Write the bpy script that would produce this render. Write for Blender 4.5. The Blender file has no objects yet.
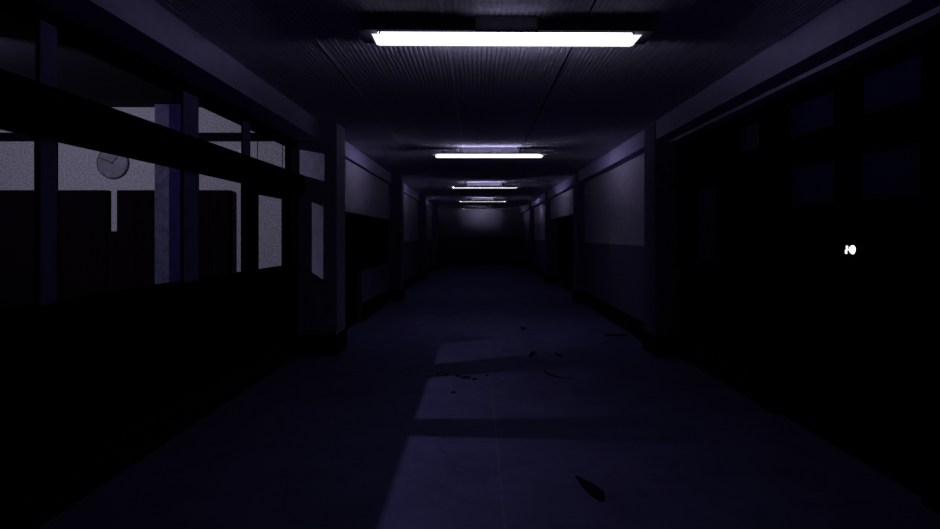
import bpy, bmesh, math, random
from mathutils import Vector, Matrix

random.seed(7)
SC = bpy.context.scene
COL = SC.collection

# ------------------------------------------------------------------ helpers
def mat(name, color, rough=0.7, noise=0.0, scale=20.0, bump=0.0, bscale=60.0, spec=0.3, metal=0.0, stretch=None):
    m = bpy.data.materials.new(name); m.use_nodes = True
    nt = m.node_tree; b = nt.nodes['Principled BSDF']
    b.inputs['Roughness'].default_value = rough
    b.inputs['Specular IOR Level'].default_value = spec
    b.inputs['Metallic'].default_value = metal
    b.inputs['Base Color'].default_value = (*color, 1)
    tc = nt.nodes.new('ShaderNodeTexCoord')
    src = tc.outputs['Object']
    if stretch:
        mp = nt.nodes.new('ShaderNodeMapping'); mp.inputs['Scale'].default_value = stretch
        nt.links.new(src, mp.inputs['Vector']); src = mp.outputs['Vector']
    if noise:
        n = nt.nodes.new('ShaderNodeTexNoise'); n.inputs['Scale'].default_value = scale
        n.inputs['Detail'].default_value = 6; n.inputs['Roughness'].default_value = 0.7
        nt.links.new(src, n.inputs['Vector'])
        r = nt.nodes.new('ShaderNodeValToRGB')
        r.color_ramp.elements[0].position = 0.3; r.color_ramp.elements[1].position = 0.7
        r.color_ramp.elements[0].color = (*[c * (1 - noise) for c in color], 1)
        r.color_ramp.elements[1].color = (*[min(1, c * (1 + noise)) for c in color], 1)
        nt.links.new(n.outputs['Fac'], r.inputs['Fac'])
        nt.links.new(r.outputs['Color'], b.inputs['Base Color'])
    if bump:
        n2 = nt.nodes.new('ShaderNodeTexNoise'); n2.inputs['Scale'].default_value = bscale
        n2.inputs['Detail'].default_value = 4
        nt.links.new(src, n2.inputs['Vector'])
        bp = nt.nodes.new('ShaderNodeBump'); bp.inputs['Strength'].default_value = bump
        bp.inputs['Distance'].default_value = 0.01
        nt.links.new(n2.outputs['Fac'], bp.inputs['Height'])
        nt.links.new(bp.outputs['Normal'], b.inputs['Normal'])
    return m

def emit(name, color, strength):
    m = bpy.data.materials.new(name); m.use_nodes = True
    nt = m.node_tree; nt.nodes.clear()
    o = nt.nodes.new('ShaderNodeOutputMaterial'); e = nt.nodes.new('ShaderNodeEmission')
    e.inputs['Color'].default_value = (*color, 1); e.inputs['Strength'].default_value = strength
    nt.links.new(e.outputs[0], o.inputs['Surface'])
    return m

def glass_mat(name, tint, gloss):
    m = bpy.data.materials.new(name); m.use_nodes = True
    nt = m.node_tree; nt.nodes.clear()
    o = nt.nodes.new('ShaderNodeOutputMaterial'); mx = nt.nodes.new('ShaderNodeMixShader')
    t = nt.nodes.new('ShaderNodeBsdfTransparent'); g = nt.nodes.new('ShaderNodeBsdfGlossy')
    t.inputs['Color'].default_value = (*tint, 1); g.inputs['Roughness'].default_value = 0.12
    mx.inputs['Fac'].default_value = gloss
    nt.links.new(t.outputs[0], mx.inputs[1]); nt.links.new(g.outputs[0], mx.inputs[2])
    nt.links.new(mx.outputs[0], o.inputs['Surface'])
    return m

def box(bm, x0, x1, y0, y1, z0, z1):
    vs = [bm.verts.new(p) for p in ((x0,y0,z0),(x1,y0,z0),(x1,y1,z0),(x0,y1,z0),(x0,y0,z1),(x1,y0,z1),(x1,y1,z1),(x0,y1,z1))]
    for f in ((0,3,2,1),(4,5,6,7),(0,1,5,4),(1,2,6,5),(2,3,7,6),(3,0,4,7)):
        bm.faces.new([vs[i] for i in f])

def lathe(bm, prof, n=24, axis='Z', c=(0,0,0)):
    rings = []
    for r, t in prof:
        ring = []
        for k in range(n):
            a = 2*math.pi*k/n; u, v = r*math.cos(a), r*math.sin(a)
            p = {'Z': (u, v, t), 'Y': (u, t, v), 'X': (t, u, v)}[axis]
            ring.append(bm.verts.new((p[0]+c[0], p[1]+c[1], p[2]+c[2])))
        rings.append(ring)
    for a, b in zip(rings, rings[1:]):
        for k in range(n):
            bm.faces.new((a[k], a[(k+1)%n], b[(k+1)%n], b[k]))
    bm.faces.new(rings[0][::-1]); bm.faces.new(rings[-1])

def obj(name, bm, material, parent=None, bevel=0.0, loc=None):
    bmesh.ops.recalc_face_normals(bm, faces=bm.faces[:])
    if loc is not None:
        bmesh.ops.translate(bm, verts=bm.verts[:], vec=-Vector(loc))
    me = bpy.data.meshes.new(name); bm.to_mesh(me); bm.free()
    me.materials.append(material)
    o = bpy.data.objects.new(name, me); COL.objects.link(o)
    if loc is not None: o.location = loc
    if parent is not None: o.parent = parent
    if bevel:
        b = o.modifiers.new('bevel', 'BEVEL'); b.width = bevel; b.segments = 2; b.limit_method = 'ANGLE'
    return o

def boxes(name, lst, material, parent=None, bevel=0.0, loc=None):
    bm = bmesh.new()
    for b in lst: box(bm, *b)
    return obj(name, bm, material, parent, bevel, loc)

def tag(o, label, cat, group=None, kind=None):
    o['label'] = label; o['category'] = cat
    if group: o['group'] = group
    if kind: o['kind'] = kind
    return o

def empty(name, loc, label, cat, group=None, kind=None):
    o = bpy.data.objects.new(name, None); COL.objects.link(o); o.location = loc
    o.empty_display_size = 0.1
    return tag(o, label, cat, group, kind)

def S(name, lst, material, label, cat, bevel=0.0):
    return tag(boxes(name, lst, material, None, bevel), label, cat, kind='structure')

def copy_tree(o, parent=None):
    c = o.copy(); COL.objects.link(c)
    if parent is not None: c.parent = parent
    for ch in list(o.children): copy_tree(ch, c)
    return c

# ------------------------------------------------------------------ materials
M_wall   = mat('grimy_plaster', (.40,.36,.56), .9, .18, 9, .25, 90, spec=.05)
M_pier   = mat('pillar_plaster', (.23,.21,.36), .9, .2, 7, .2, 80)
M_corn   = mat('cornice_paint', (.33,.29,.55), .85, .12, 8, .15, 70, spec=.05)
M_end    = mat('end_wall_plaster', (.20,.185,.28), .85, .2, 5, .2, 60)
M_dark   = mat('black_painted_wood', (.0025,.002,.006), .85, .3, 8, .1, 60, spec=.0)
M_pier2  = mat('shaded_pillar_plaster', (.11,.095,.23), .9, .2, 7, .2, 80, spec=.05)  # darker copy of the pillar plaster, shade put into its colour
M_post   = mat('blue_grey_post_paint', (.14,.12,.33), .9, .2, 8, .15, 60, spec=.1)
M_skirt  = mat('black_skirting', (.004,.004,.008), .8, .3, 10, spec=.05)
M_room   = mat('speckled_room_plaster', (.29,.275,.365), .9, .6, 42, .5, 60, spec=.1)
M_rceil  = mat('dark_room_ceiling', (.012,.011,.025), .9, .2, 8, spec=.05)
M_cab    = mat('dark_brown_lacquer', (.0035,.0016,.004), .7, .3, 5, .05, 40, spec=.0, stretch=(6,6,.6))
M_met    = mat('dull_metal', (.10,.10,.12), .45, metal=.6)
M_house  = mat('black_fixture_metal', (.004,.0035,.008), .8, .2, 12, spec=.02)
M_mount  = mat('grey_fixture_mount', (.13,.125,.16), .85, .4, 14)
M_ceil   = mat('ribbed_ceiling_board', (.46,.435,.62), .9, .15, 14, spec=.0)
M_seam   = mat('pale_seam_strip', (.75,.72,.85), .6, .1, 20)
M_clock  = mat('faded_clock_face', (.145,.135,.20), .8, .35, 10)
M_rim    = mat('worn_clock_rim', (.07,.065,.11), .7, .6, 12)
M_hand   = mat('black_clock_hand', (.01,.01,.015), .6)
M_frost  = mat('blue_frosted_glass', (.018,.015,.12), .6, .25, 3, spec=.03)
M_scrap  = mat('dark_litter', (.012,.011,.03), .9, .3, 30, spec=.03)
M_glass  = glass_mat('window_glass', (.97,.97,.985), .012)

def lower_shade(m, z, low):     # darker colour below height z, standing in for the light's fall-off
    nt = m.node_tree; b = nt.nodes['Principled BSDF']
    base = b.inputs['Base Color'].links[0].from_socket
    tc = nt.nodes.new('ShaderNodeTexCoord'); sep = nt.nodes.new('ShaderNodeSeparateXYZ')
    nt.links.new(tc.outputs['Object'], sep.inputs[0])
    lt = nt.nodes.new('ShaderNodeMath'); lt.operation = 'LESS_THAN'; lt.inputs[1].default_value = z
    nt.links.new(sep.outputs['Z'], lt.inputs[0])
    mx = nt.nodes.new('ShaderNodeMix'); mx.data_type = 'RGBA'; mx.inputs['B'].default_value = (*low, 1)
    nt.links.new(lt.outputs[0], mx.inputs['Factor']); nt.links.new(base, mx.inputs['A'])
    nt.links.new(mx.outputs['Result'], b.inputs['Base Color'])
lower_shade(M_wall, 1.32, (.11,.10,.22))
lower_shade(M_end, 1.45, (.05,.045,.12))
def floor_mat():
    m = mat('blue_grey_floor', (.12,.108,.32), .7, .22, 2.2, .06, 40, spec=.06)
    nt = m.node_tree; b = nt.nodes['Principled BSDF']
    base = b.inputs['Base Color'].links[0].from_socket
    tc = nt.nodes.new('ShaderNodeTexCoord')
    sep = nt.nodes.new('ShaderNodeSeparateXYZ'); nt.links.new(tc.outputs['Object'], sep.inputs[0])
    sub = nt.nodes.new('ShaderNodeMath'); sub.operation = 'SUBTRACT'; sub.inputs[1].default_value = .137
    nt.links.new(sep.outputs['X'], sub.inputs[0])
    ab = nt.nodes.new('ShaderNodeMath'); ab.operation = 'ABSOLUTE'; nt.links.new(sub.outputs[0], ab.inputs[0])
    lt = nt.nodes.new('ShaderNodeMath'); lt.operation = 'LESS_THAN'; lt.inputs[1].default_value = .006
    nt.links.new(ab.outputs[0], lt.inputs[0])
    # worn seam: broken by a stretched noise
    n = nt.nodes.new('ShaderNodeTexNoise'); n.inputs['Scale'].default_value = 3
    nt.links.new(tc.outputs['Object'], n.inputs['Vector'])
    mu = nt.nodes.new('ShaderNodeMath'); mu.operation = 'MULTIPLY'
    nt.links.new(lt.outputs[0], mu.inputs[0]); nt.links.new(n.outputs['Fac'], mu.inputs[1])
    mx = nt.nodes.new('ShaderNodeMix'); mx.data_type = 'RGBA'
    nt.links.new(mu.outputs[0], mx.inputs['Factor']); nt.links.new(base, mx.inputs['A'])
    mx.inputs['B'].default_value = (.20,.19,.34,1)
    # scuffs
    v = nt.nodes.new('ShaderNodeTexNoise'); v.inputs['Scale'].default_value = 7; v.inputs['Detail'].default_value = 8
    nt.links.new(tc.outputs['Object'], v.inputs['Vector'])
    r = nt.nodes.new('ShaderNodeValToRGB'); r.color_ramp.elements[0].position = .30; r.color_ramp.elements[1].position = .42
    r.color_ramp.elements[0].color = (.75,.75,.75,1); r.color_ramp.elements[1].color = (1,1,1,1)
    nt.links.new(v.outputs['Fac'], r.inputs['Fac'])
    m2 = nt.nodes.new('ShaderNodeMix'); m2.data_type = 'RGBA'; m2.blend_type = 'MULTIPLY'; m2.inputs['Factor'].default_value = 1
    nt.links.new(mx.outputs['Result'], m2.inputs['A']); nt.links.new(r.outputs['Color'], m2.inputs['B'])
    nt.links.new(m2.outputs['Result'], b.inputs['Base Color'])
    return m
M_floor = floor_mat()

# ------------------------------------------------------------------ key sizes
CH = 2.85                    # corridor ceiling
CB = 2.62                    # cornice underside
Y0, Y1 = -1.0, 31.4
SILL, TB, TT, HEAD = 1.10, 1.97, 2.19, 2.54
LX, RX = -2.2, 2.45          # window bays
LX2, RX2 = -1.96, 2.30       # plain bays
# ------------------------------------------------------------------ shell
S('floor', [(-2.4, 2.65, Y0, Y1, -.1, 0)], M_floor, 'blue grey corridor floor with one pale worn seam and a window-shaped light patch', 'floor')

bm = bmesh.new()             # ribbed ceiling boards, ribs run along the corridor
pitch = .037; x = -2.4; pts = []
while x < 2.65:
    pts += [(x, CH), (x+pitch*.5, CH), (x+pitch*.56, CH+.008), (x+pitch*.94, CH+.008)]; x += pitch
pts.append((x, CH))
a = [bm.verts.new((p[0], Y0, p[1])) for p in pts]; b = [bm.verts.new((p[0], Y1, p[1])) for p in pts]
for i in range(len(pts)-1): bm.faces.new((a[i], a[i+1], b[i+1], b[i]))
t0 = [bm.verts.new((q, yy, CH+.1)) for q, yy in ((pts[0][0],Y0),(pts[-1][0],Y0),(pts[-1][0],Y1),(pts[0][0],Y1))]
bm.faces.new(t0)
ceil = tag(obj('ceiling', bm, M_ceil), 'ribbed board ceiling with long pale seams above the corridor', 'ceiling', kind='structure')
for sx, w in ((-1.145,.004), (-.221,.006)):
    boxes('seam_strip', [(sx-w/2, sx+w/2, Y0, Y1, CH-.003, CH+.004)], M_seam, ceil)
boxes('seam_gap', [(.70-.004, .70+.004, Y0, Y1, CH-.003, CH+.004)], M_dark, ceil)

# left wall
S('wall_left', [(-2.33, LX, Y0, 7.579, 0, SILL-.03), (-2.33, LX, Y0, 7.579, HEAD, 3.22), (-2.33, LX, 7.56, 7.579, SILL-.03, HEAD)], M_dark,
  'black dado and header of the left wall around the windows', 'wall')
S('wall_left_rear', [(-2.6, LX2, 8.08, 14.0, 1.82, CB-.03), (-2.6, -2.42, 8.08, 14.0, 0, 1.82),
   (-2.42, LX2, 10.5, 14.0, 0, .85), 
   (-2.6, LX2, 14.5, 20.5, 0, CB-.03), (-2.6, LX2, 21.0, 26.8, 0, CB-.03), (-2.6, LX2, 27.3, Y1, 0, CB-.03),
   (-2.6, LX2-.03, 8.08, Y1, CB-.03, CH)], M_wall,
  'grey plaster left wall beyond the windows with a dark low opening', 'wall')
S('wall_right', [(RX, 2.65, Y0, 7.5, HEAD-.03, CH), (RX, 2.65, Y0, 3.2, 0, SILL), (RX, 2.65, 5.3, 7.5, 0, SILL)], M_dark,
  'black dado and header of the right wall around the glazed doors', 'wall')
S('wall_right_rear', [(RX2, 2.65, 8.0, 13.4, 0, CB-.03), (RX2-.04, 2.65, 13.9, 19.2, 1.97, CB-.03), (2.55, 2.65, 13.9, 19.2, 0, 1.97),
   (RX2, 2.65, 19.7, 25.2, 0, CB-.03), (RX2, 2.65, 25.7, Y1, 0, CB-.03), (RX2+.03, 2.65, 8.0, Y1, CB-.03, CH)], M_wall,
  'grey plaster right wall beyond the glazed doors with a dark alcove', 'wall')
S('wall_back', [(-2.6, 2.65, Y1, Y1+.2, 0, CH+.1)], M_end, 'dim grey wall closing the far end of the corridor', 'wall')

# cornices (a stepped box along each wall)
S('trim_1', [(-2.2, -1.92, Y0, 7.58, CB, CH)], M_corn, 'blue grey cornice above the left windows', 'cornice')
S('trim_2', [(2.16, 2.45, Y0, 7.5, CB, CH)], M_corn, 'blue grey cornice above the glazed doors on the right', 'cornice')
for n, (y0, y1, w) in enumerate(((8.08,14.0,'first'),(14.5,20.5,'second'),(21.0,26.8,'third'),(27.3,Y1,'last'))):
    S('trim_%d' % (3+n), [(LX2-.03, -1.92, y0, y1, CB, CH)], M_corn, 'lit cornice on the left wall, %s stretch past the windows' % w, 'cornice')
for n, (y0, y1, w) in enumerate(((8.0,13.4,'first'),(13.9,19.2,'second'),(19.7,25.2,'third'),(25.7,Y1,'last'))):
    S('trim_%d' % (7+n), [(2.18, RX2+.03, y0, y1, CB, CH)], M_corn, 'lit cornice on the right wall, %s stretch past the doors' % w, 'cornice')

S('trim_32', [(2.30, 2.45, Y0, 7.49, 2.565, 2.60)], M_corn, 'narrow moulding under the cornice above the glazed doors', 'moulding')
# pillars
ordn = ('first', 'second', 'third', 'fourth')
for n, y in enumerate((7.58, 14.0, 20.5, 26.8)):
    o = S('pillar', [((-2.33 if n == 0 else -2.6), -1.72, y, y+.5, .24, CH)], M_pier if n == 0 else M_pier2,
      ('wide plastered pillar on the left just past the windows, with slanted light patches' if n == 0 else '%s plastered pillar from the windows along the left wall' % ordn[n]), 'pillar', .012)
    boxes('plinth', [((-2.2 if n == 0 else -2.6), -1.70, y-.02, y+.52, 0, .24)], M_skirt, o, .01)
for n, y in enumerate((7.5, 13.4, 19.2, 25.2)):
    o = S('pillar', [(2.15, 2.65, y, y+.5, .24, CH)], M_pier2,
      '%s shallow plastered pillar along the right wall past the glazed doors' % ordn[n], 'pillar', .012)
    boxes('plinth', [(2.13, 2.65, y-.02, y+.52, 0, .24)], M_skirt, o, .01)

# skirtings
S('baseboard_left', [(LX, LX+.02, Y0, 7.56, 0, .25), (LX2, LX2+.02, 10.5, 13.98, 0, .3), (LX2, LX2+.02, 14.52, 20.48, 0, .26),
   (LX2, LX2+.02, 21.02, 26.78, 0, .26), (LX2, LX2+.02, 27.32, Y1, 0, .26)], M_skirt, 'black skirting along the foot of the left wall', 'skirting')
S('baseboard_right', [(RX-.02, RX, Y0, 3.18, 0, .25), (RX-.02, RX, 5.32, 7.48, 0, .25), (RX2-.02, RX2, 8.02, 13.38, 0, .26),
   (RX2-.02, RX2, 19.72, 25.18, 0, .26), (RX2-.02, RX2, 25.72, Y1, 0, .26)], M_skirt, 'black skirting along the foot of the right wall', 'skirting')
S('baseboard_back', [(-1.94, 2.28, Y1-.02, Y1, 0, .2)], M_skirt, 'black skirting under the far end wall', 'skirting')

# ------------------------------------------------------------------ left window wall: sill, transom, posts, windows
S('trim_11', [(-2.36, -2.15, Y0, 7.56, SILL-.03, SILL)], M_dark, 'long black sill under the left windows', 'sill', .006)
S('trim_12', [(-2.26, -2.10, Y0, 7.56, TB, TT)], M_dark, 'thick black transom beam running across the left windows', 'transom')
posts = ((3.10, 3.23, 'slim blue post at the left edge of the photo between the windows'),
         (4.62, 4.87, 'broad blue post in the left windows right of the clock'),
         (5.80, 6.20, 'dark broad post right of the broad blue post in the left windows'),
         (7.00, 7.29, 'dark post nearest the first pillar in the left windows'))
for y0, y1, lab in posts:
    o = empty('window_post', (-2.2, (y0+y1)/2, SILL), lab, 'post', 'posts of the left windows', 'structure')
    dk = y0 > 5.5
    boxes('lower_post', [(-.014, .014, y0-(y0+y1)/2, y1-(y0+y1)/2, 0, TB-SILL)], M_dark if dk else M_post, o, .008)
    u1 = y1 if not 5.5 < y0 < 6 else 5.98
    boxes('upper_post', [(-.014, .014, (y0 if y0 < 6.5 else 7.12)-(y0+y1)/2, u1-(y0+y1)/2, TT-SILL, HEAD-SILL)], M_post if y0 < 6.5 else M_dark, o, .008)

wins = ((Y0, 3.10, 'leftmost window of the left wall, cut by the photo edge', .025, 0),
        (3.23, 4.62, 'left window showing the clock, between slim post and broad blue post', .025, 0),
        (4.87, 5.80, 'left window between the broad blue post and the broad dark post', .025, 0),
        (6.20, 7.00, 'left window with a narrow lit pane before the last post', .10, 0),
        (7.29, 7.56, 'narrow slot of window against the first left pillar', .03, .12))
for n, (y0, y1, lab, top, jamb) in enumerate(wins):
    w = empty('window_%d' % (n+1), (-2.2, (y0+y1)/2, SILL), lab, 'window', kind='structure')
    c = (y0+y1)/2; f = .010
    a0, a1 = y0-c, y1-c; t = TB-SILL; u0, u1 = TT-SILL, HEAD-SILL
    boxes('lower_sash', [(-.010,.010,a0,a0+f,0,t), (-.010,.010,a1-f-jamb,a1,0,t), (-.010,.010,a0+f,a1-f-jamb,0,.02), (-.010,.010,a0+f,a1-f-jamb,t-top,t)], M_dark, w)
    boxes('upper_sash', [(-.004,.004,a0,a0+.003,u0,u1), (-.004,.004,a1-.003,a1,u0,u1), (-.010,.010,a0+f,a1-f,u0,u0+f), (-.010,.010,a0+f,a1-f,u1-f,u1)], M_dark, w)
    boxes('pane', [(-.003,.003,a0+f,a1-f-jamb,.02,t-top)], M_glass, w)
    boxes('pane', [(-.003,.003,a0+f,a1-f,u0+f,u1-f)], M_glass, w)

# dark door and counter window in the second left bay
d = empty('door_1', (-2.03, 9.3, 0), 'black door in the recess past the first left pillar', 'door', kind='structure')
boxes('door_leaf', [(-.05,.0,-1.2,1.18,0,1.82)], M_dark, d, .005)
boxes('door_panel', [(.0,.012,-.95,1.0,.15,.8), (.0,.012,-.95,1.0,.95,1.65)], M_dark, d, .004)
boxes('door_handle', [(.0,.03,.9,.93,.98,1.02), (.03,.045,.80,.93,.985,1.015)], M_met, d, .004)
w = empty('window_6', (-2.06, 11.95, .85), 'black low window opening under the lit wall panel on the left', 'window', kind='structure')
boxes('window_frame', [(-.03,.03,-1.45,-1.40,0,.97), (-.03,.03,2.0,2.05,0,.97), (-.03,.03,-1.40,2.0,0,.05), (-.03,.03,-1.40,2.0,.92,.97), (-.03,.03,.3,.34,.05,.92)], M_dark, w)
boxes('pane', [(-.004,.004,-1.40,2.0,.05,.92)], M_dark, w)

# ------------------------------------------------------------------ right wall: glazed doors, posts, transom
S('trim_14', [(2.36, 2.65, Y0, 7.48, 2.03, TT)], M_dark, 'thick black transom beam above the glazed doors on the right', 'transom')
for y0, y1, lab in ((3.20,3.36,'black post at the near side of the right double door'), (5.04,5.30,'black post at the far side of the right double door'),
                    (5.95,6.25,'broad black post between the right wall windows'), (7.10,7.48,'black post against the first right pillar')):
    z0 = 0 if y0 < 5.1 else SILL
    S('trim_%d' % (15 + int((y0-3.2)*2)), [(2.40, 2.65, y0, y1, z0, 2.03), (2.40, 2.65, y0, y1, TT, HEAD-.03)], M_dark, lab, 'post', .006)
d = empty('door_2', (2.50, 4.16, 0), 'dark double door on the right with faint blue panes and a small glowing latch', 'door', kind='structure')
for s in (0, 1):
    y0, y1 = ((-.80, -.005), (.005, .88))[s]
    lf = boxes('door_leaf', [(-.03,.03,y0,y0+.14 if s else y0+.10,0,2.03), (-.03,.03,y1-.14 if not s else y1-.12,y1,0,2.03), (-.03,.03,y0+.14 if s else y0+.10,y1-.14 if not s else y1-.12,0,1.68)], M_dark, d, .004)
    lf['label'] = ('near leaf of the double door', 'far leaf of the double door')[s]
    boxes('pane', [(-.008,.008,y0+(.14 if s else .10),y1-(.12 if s else .14),1.68,2.03)], M_frost, lf)
boxes('transom_frame', [(-.03,.03,-.80,-.74,TT,2.51), (-.03,.03,-.16,.14,TT,2.51), (-.03,.03,.76,.88,TT,2.51), (-.03,.03,-.74,.76,TT,TT+.03), (-.03,.03,-.74,.76,2.47,2.51)], M_dark, d)
boxes('transom_pane', [(-.008,.008,-.74,-.16,TT+.03,2.47)], M_frost, d)
boxes('transom_pane', [(-.008,.008,.14,.76,TT+.03,2.47)], M_frost, d)
for n, (y0, y1, lab) in enumerate(((Y0,3.20,'dark window on the right wall at the photo edge'),(5.30,5.95,'dark window on the right wall behind the double door'),(6.25,7.10,'dim blue window on the right wall before the first right pillar'))):
    c = (y0+y1)/2
    w = empty('window_%d' % (7+n), (2.5, c, SILL), lab, 'window', kind='structure')
    boxes('window_frame', [(-.03,.03,y0-c,y0-c+.05,0,.93), (-.03,.03,y1-c-.05,y1-c,0,.93), (-.03,.03,y0-c+.05,y1-c-.05,0,.05), (-.03,.03,y0-c+.05,y1-c-.05,.86,.93),
                           (-.03,.03,y0-c,y0-c+.05,1.09,1.41), (-.03,.03,y1-c-.05,y1-c,1.09,1.41), (-.03,.03,y0-c+.05,y1-c-.05,1.09,1.13), (-.03,.03,y0-c+.05,y1-c-.05,1.36,1.41)], M_dark, w)
    boxes('pane', [(-.008,.008,y0-c+.05,y1-c-.05,.05,.86)], M_frost if n == 2 else M_dark, w)
    boxes('pane', [(-.008,.008,y0-c+.05,y1-c-.05,1.13,1.36)], M_frost if n == 1 else M_dark, w)
d = empty('door_3', (2.48, 16.5, 0), 'black door in the alcove beyond the second right pillar', 'door', kind='structure')
boxes('door_leaf', [(-.02,.03,-2.5,2.6,0,1.97)], M_dark, d, .005)
boxes('door_handle', [(-.05,-.02,-2.1,-2.07,.9,1.1)], M_met, d, .004)

# small latch on the double door, its brightness put in as emission
lamp = empty('glowing_latch', (2.47, 4.102, 1.362), 'tiny white door latch made to glow, with a side strip on the dark double door', 'lamp')
E_latch = emit('glowing_latch_white', (1,1,1), 1.6)
bm = bmesh.new(); lathe(bm, [(.012,-.016),(.024,-.013),(.029,-.007),(.030,-.001)], 20, 'X', (0,-.026,0))
for v in bm.verts:
    k = (v.co.z+.03)/.06
    v.co.y = -.026 + (v.co.y+.026)*(.80 + .32*k)
obj('latch_knob', bm, E_latch, lamp)
bm = bmesh.new(); box(bm, -.008, -.001, .026, .042, -.003, .026); box(bm, -.008, -.001, .035, .052, -.028, -.001); box(bm, -.006, -.002, .006, .030, -.004, .002)
obj('side_strip', bm, E_latch, lamp, .002)

# ------------------------------------------------------------------ room behind the left windows
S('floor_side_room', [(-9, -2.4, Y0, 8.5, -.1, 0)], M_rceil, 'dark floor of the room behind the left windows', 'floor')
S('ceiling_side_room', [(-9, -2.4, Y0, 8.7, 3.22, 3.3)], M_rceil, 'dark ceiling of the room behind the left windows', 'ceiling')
S('wall_side_room', [(-9, -2.4, 8.5, 8.7, 0, 3.22)], M_room, 'speckled grey plaster wall with a clock, seen through the left windows', 'wall')
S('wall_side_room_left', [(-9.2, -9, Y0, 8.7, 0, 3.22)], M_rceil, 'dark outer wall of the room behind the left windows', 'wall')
S('pillar_side_room', [(-2.655, -2.33, 8.05, 8.5, 0, 3.22)], M_room, 'pale plaster corner pier in the room behind the left windows', 'pillar')
S('pillar_side_room_wall', [(-4.32, -4.13, 8.3, 8.5, 0, 3.22)], mat('pier_blue_plaster', (.055,.05,.11), .9, .4, 12, .3, 80, spec=.05), 'blue grey pier on the speckled wall between dark cabinets', 'pillar')
S('trim_31', [(-4.13, -3.92, 8.3, 8.5, 0, 3.22)], mat('pier_shade_navy', (.012,.010,.05), .9, .3, 7, spec=0), 'shaded side of the blue grey pier, coloured navy', 'board')  # shaded part of the pier, made as a separate darker piece
S('trim_30', [(-9, -4.32, 8.45, 8.5, 2.755, 2.865), (-3.92, -2.655, 8.45, 8.5, 2.755, 2.865)], M_dark, 'black rail running high across the speckled wall', 'rail')

def cabinet(x0, x1, lab):
    c = (x0+x1)/2; h = 2.077; w = (x1-x0)/2
    t = empty('storage_cabinet', (c, 8.45, 0), lab, 'cabinet', 'tall dark cabinets in the side room')
    boxes('body', [(-w, w, -.06, .045, .08, h)], M_cab, t, .006)
    boxes('plinth', [(-w+.03, w-.03, -.05, .04, 0, .08)], M_dark, t)
    for s in (-1, 1):
        dd = boxes('cabinet_door', [(min(0, s*w)+.008, max(0, s*w)-.008, -.075, -.06, .1, h-.02)], M_cab, t, .004)
        boxes('handle', [(s*.03-.008, s*.03+.008, -.09, -.075, 1.0, 1.14)], M_dark, dd, .003)
    return t
cabinet(-6.50, -5.02, 'tall dark cabinet left of the gap under the clock')
cabinet(-4.88, -4.34, 'narrow dark cabinet between the gap under the clock and the blue pier')
cabinet(-3.90, -3.35, 'narrow dark cabinet right of the blue pier in the side room')

narrow = empty('gap_shade_box', (-4.95, 8.45, 0), 'added dark box standing in for shade at the foot of the gap between the tall cabinets', 'cabinet')  # dark box added where the light in the gap fades out
boxes('body', [(-.065, .065, -.05, .045, 0, 1.52)], M_cab, narrow, .005)
boxes('shade_box_front', [(-.055, .055, -.06, -.05, .08, 1.48)], M_cab, narrow, .003)
# round wall clock, faded face
ck = empty('wall_clock', (-4.985, 8.5, 2.455), 'faded round grey wall clock with black hands in the left side room', 'clock')
R = .215
bm = bmesh.new(); lathe(bm, [(R-.01, -.035), (R-.01, -.001)], 40, 'Y'); obj('clock_face', bm, M_clock, ck)
bm = bmesh.new()
n = 48
for k in range(n):
    a0, a1 = 2*math.pi*k/n, 2*math.pi*(k+1)/n
    q = []
    for r, y in ((R-.016,-.041),(R,-.041),(R,-.001),(R-.016,-.001)):
        q.append([bm.verts.new((r*math.cos(t), y, r*math.sin(t))) for t in (a0, a1)])
    for i in range(4): bm.faces.new((q[i][0], q[i][1], q[(i+1)%4][1], q[(i+1)%4][0]))
bmesh.ops.remove_doubles(bm, verts=bm.verts[:], dist=1e-5)
obj('clock_rim', bm, M_rim, ck)
def hand(name, ang, ln, w):
    bm = bmesh.new(); box(bm, -w, w, -.041, -.037, -.02, ln)
    bmesh.ops.rotate(bm, verts=bm.verts[:], cent=(0,0,0), matrix=Matrix.Rotation(ang, 3, 'Y'))
    obj(name, bm, M_hand, ck)
hand('minute_hand', math.radians(-68), .19, .006)
hand('hour_hand', math.radians(42), .115, .007)

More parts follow.
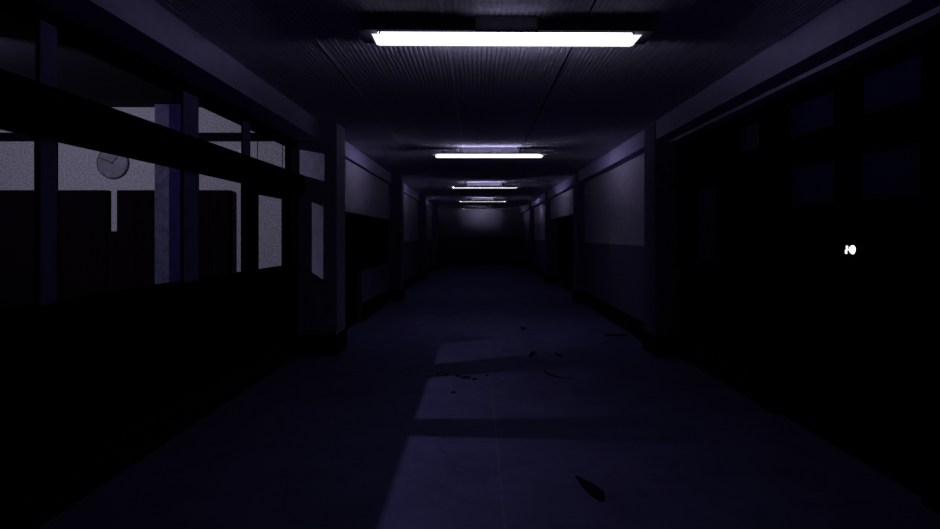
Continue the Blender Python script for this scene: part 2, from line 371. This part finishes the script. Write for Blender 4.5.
# ------------------------------------------------------------------ hanging corridor lights
TINT = (.86, .83, 1.0)
def fixture(y, rz, bottom, side, far, flen, upn, upf, end, capn, capf, notch, lab):
    t = empty('ceiling_light', (.184, y, CH), lab, 'light', 'ceiling lights down the corridor')
    t.rotation_euler.z = rz
    z = -.148
    E = lambda nm, v: emit(nm, TINT, v) if v else M_house
    Eb = emit('opal_panel_light', (1.0, .985, .955), bottom)
    L = .845
    bm = bmesh.new()
    v = [bm.verts.new(p) for p in ((-L+.02,-.100,z),(L-.02,-.100,z),(L-.02,.100,z),(-L+.02,.100,z),(-L,-.110,z+.010),(L,-.110,z+.010),(L,.110,z+.010),(-L,.110,z+.010))]
    for f in ((0,3,2,1),(4,5,6,7),(0,1,5,4),(1,2,6,5),(2,3,7,6),(3,0,4,7)): bm.faces.new([v[i] for i in f])
    obj('opal_panel', bm, Eb, t)
    boxes('upward_strip', [(-.58, .58, -.106, -.070, z+.010, z+.0105)], E('near_upward_light', upn), t)  # glowing strips facing up, added out of sight to light the ceiling
    boxes('upward_strip', [(-.50, .50, .070, .106, z+.010, z+.0105)], E('far_upward_light', upf), t)
    boxes('side_light', [(-L+.05, L-.05, -.066, 0, z+.010, z+.036)], E('near_side_light', side), t)
    boxes('side_light', [(-flen, flen, 0, .066 if far < 100 else .040, z+.010, z+.036)], E('far_side_light', far), t)  # glow added on the hidden far side to light what lies beyond
    if far > 100:      # unseen blades added to narrow the beam on the end wall
        for k in range(17):
            q = -.272+.034*k
            boxes('beam_blade', [(q-.0015, q+.0015, .042, .104, z+.0105, z+.0359)], M_house, t)
    bm = bmesh.new()
    hv = [(-L-.09,capf), (-L-.09,-capn), (-notch,-capn), (-notch,-.068), (notch,-.068), (notch,-capn), (L+.09,-capn), (L+.09,capf)]
    a = [bm.verts.new((p[0],p[1],z+.036)) for p in hv]; b = [bm.verts.new((p[0],p[1],z+.046)) for p in hv]
    bm.faces.new(a); bm.faces.new(b)
    for i in range(8): bm.faces.new((a[i], a[(i+1)%8], b[(i+1)%8], b[i]))
    obj('housing', bm, M_house, t)
    for s in (-1, 1):
        e = boxes('end_cap', [(min(s*(L-.05), s*(L-.035)), max(s*(L-.05), s*(L-.035)), -.066, .066, z+.010, z+.036)], M_house, t)
        boxes('end_glow', [(min(s*(L-.035), s*(L-.034)), max(s*(L-.035), s*(L-.034)), -.062, .062, z+.011, z+.035)], E('end_glow_light', end), e)  # glowing end added to light the walls, turned away from view
    boxes('ceiling_mount', [(-notch, notch, -.05, .05, z+.046, -.0005)], M_mount, t, .006)
    return t
#        y    yaw                 panel side far flen upn upf  end  caps        notch
fixture(3.98, math.radians(.7),   1.15,  4,   5, .60, .45, 200, 95, .108, .165, .20, 'nearest and largest glowing strip light under the ceiling')
fixture(9.78, 0,                  1.9,   6,   5, .70,  17, 60, 400, .098, .12, .45, 'second glowing strip light from the camera under the ceiling')
fixture(16.1, 0,                  .9,    0,  12, .80,  24, 65, 400, .098, .12, .45, 'third glowing strip light, thin line of light down the corridor')
fixture(22.5, 0,                  .5,    0,  12, .80,  17, 50, 380, .098, .12, .40, 'fourth strip light, a faint thin line far down the corridor')
fixture(28.7, 0,                  .04,   0, 900, .26,  6, 20, 200, .098, .12, .20, 'last and smallest strip light before the far end wall')

# ------------------------------------------------------------------ litter on the floor
def scrap(name, pts, th, loc, rz, lab, group=None):
    bm = bmesh.new()
    a = [bm.verts.new((p[0], p[1], 0.001)) for p in pts]
    b = [bm.verts.new((p[0]*.96, p[1]*.96, th*(1+.6*math.sin(7*p[0]+9*p[1])))) for p in pts]
    bm.faces.new(a[::-1]); bm.faces.new(b)
    for i in range(len(pts)):
        j = (i+1) % len(pts); bm.faces.new((a[i], a[j], b[j], b[i]))
    o = obj(name, bm, M_scrap); o.location = loc; o.rotation_euler.z = rz
    return tag(o, lab, 'litter', group)
def arc(r, w, a0, a1, n=8):
    o = [(r*math.cos(a0+(a1-a0)*i/n), r*math.sin(a0+(a1-a0)*i/n)) for i in range(n+1)]
    i_ = [((r-w*math.sin(math.pi*i/n)-.003)*math.cos(a0+(a1-a0)*i/n), (r-w*math.sin(math.pi*i/n)-.003)*math.sin(a0+(a1-a0)*i/n)) for i in range(n, -1, -1)]
    mx = sum(p[0] for p in o)/len(o); my = sum(p[1] for p in o)/len(o)
    return [(p[0]-mx, p[1]-my) for p in o+i_]
scrap('dry_leaf', [(-.045,.19),(-.02,.15),(.045,.04),(.07,-.04),(.045,-.17),(.015,-.18),(-.02,-.09),(-.04,.05)], .006, (.645,3.56,0), .05, 'dark pointed leaf on the floor, nearest the camera')
scrap('torn_scrap', [(-.05,.12),(.0,.14),(.04,.10),(.03,.0),(-.01,-.14),(-.04,-.10),(-.03,.02)], .008, (.725,9.72,0), 0, 'dark torn scrap on the floor, farthest of the litter')
scrap('torn_scrap', [(-.02,.17),(.03,.16),(.03,.05),(.0,-.10),(-.05,-.16),(-.04,-.02)], .008, (.68,7.6,0), -.1, 'dark scrap left in the shaded stripe of the floor')
scrap('torn_scrap', [(-.02,.12),(.02,.14),(.035,.0),(.02,-.12),(-.015,-.10)], .008, (.985,7.55,0), .1, 'dark scrap right in the shaded stripe of the floor')
scrap('bent_twig', arc(.33, .028, math.pi*.95, math.pi*1.42), .008, (.80,6.45,0), 0, 'thin curved dark twig lying right of the floor seam')
scrap('dirty_rag', [(-.14,.03),(-.05,.10),(.06,.07),(.17,.09),(.20,-.02),(.08,-.08),(-.04,-.04),(-.13,-.07)], .010, (2.0,9.05,0), 0, 'flat dark rag on the floor beside the right wall')
for (x, y, s) in ((-.32,6.50,.6),(-.20,6.42,.8),(-.12,6.36,1.3),(-.03,6.28,.8),(-.42,6.52,.5),(.10,6.45,.5),(-.22,5.75,.6)):
    pts = [(s*.026*(1+.4*random.random())*math.cos(k*math.pi/3.5)*1.3, s*.032*(1+.5*random.random())*math.sin(k*math.pi/3.5)) for k in range(7)]
    scrap('dirt_crumb', pts, .008, (x,y,0), random.random(), 'small dark crumb of dirt on the lit floor left of the seam', 'dirt crumbs left of the seam')

# ------------------------------------------------------------------ light of the side room (hangs outside the view)
pl = bpy.data.lights.new('side_room_lamp', 'POINT'); pl.energy = 200; pl.color = (.93,.90,1.0); pl.shadow_soft_size = .032
po = bpy.data.objects.new('side_room_lamp', pl); COL.objects.link(po); po.location = (-5.1, 4.8, 3.05)

hl = empty('hanging_lamp', (-5.1, 4.8, 3.22), 'hanging room lamp with an added light-blocking side plate, out of sight left of the photo', 'lamp')
bm = bmesh.new(); lathe(bm, [(.045,-.02),(.05,-.012),(.05,0)], 20); obj('ceiling_rose', bm, M_house, hl)
bm = bmesh.new(); lathe(bm, [(.006,-.10),(.006,-.02)], 10); obj('cord', bm, M_house, hl)
bm = bmesh.new(); lathe(bm, [(.018,-.135),(.022,-.12),(.016,-.10)], 14); obj('bulb_socket', bm, M_house, hl)
boxes('fade_plate', [(.25,.256,-.20,.21,-.310,-.05), (0,.25,-.01,.01,-.06,-.05)], M_house, hl)  # unseen plate added to block the lamp and fade the floor patch

w = bpy.data.worlds.new('night'); SC.world = w; w.use_nodes = True
w.node_tree.nodes['Background'].inputs[0].default_value = (.25,.22,1.0,1); w.node_tree.nodes['Background'].inputs[1].default_value = .012

# ------------------------------------------------------------------ camera
cam = bpy.data.cameras.new('camera'); co = bpy.data.objects.new('camera', cam); COL.objects.link(co)
co.location = (0, 0, 1.45); co.rotation_euler = (math.pi/2, 0, 0)
cam.sensor_width = 36; cam.lens = 620/940*36; cam.shift_x = -7.4/940; cam.shift_y = -28.1/940
cam.clip_start = .05; cam.clip_end = 200
SC.camera = co

vs = SC.view_settings
vs.view_transform = 'Standard'; vs.look = 'None'; vs.exposure = 0; vs.gamma = 1; vs.use_curve_mapping = False
SC.cycles.max_bounces = 5; SC.cycles.diffuse_bounces = 2; SC.cycles.transparent_max_bounces = 12
SC.cycles.use_denoising = True
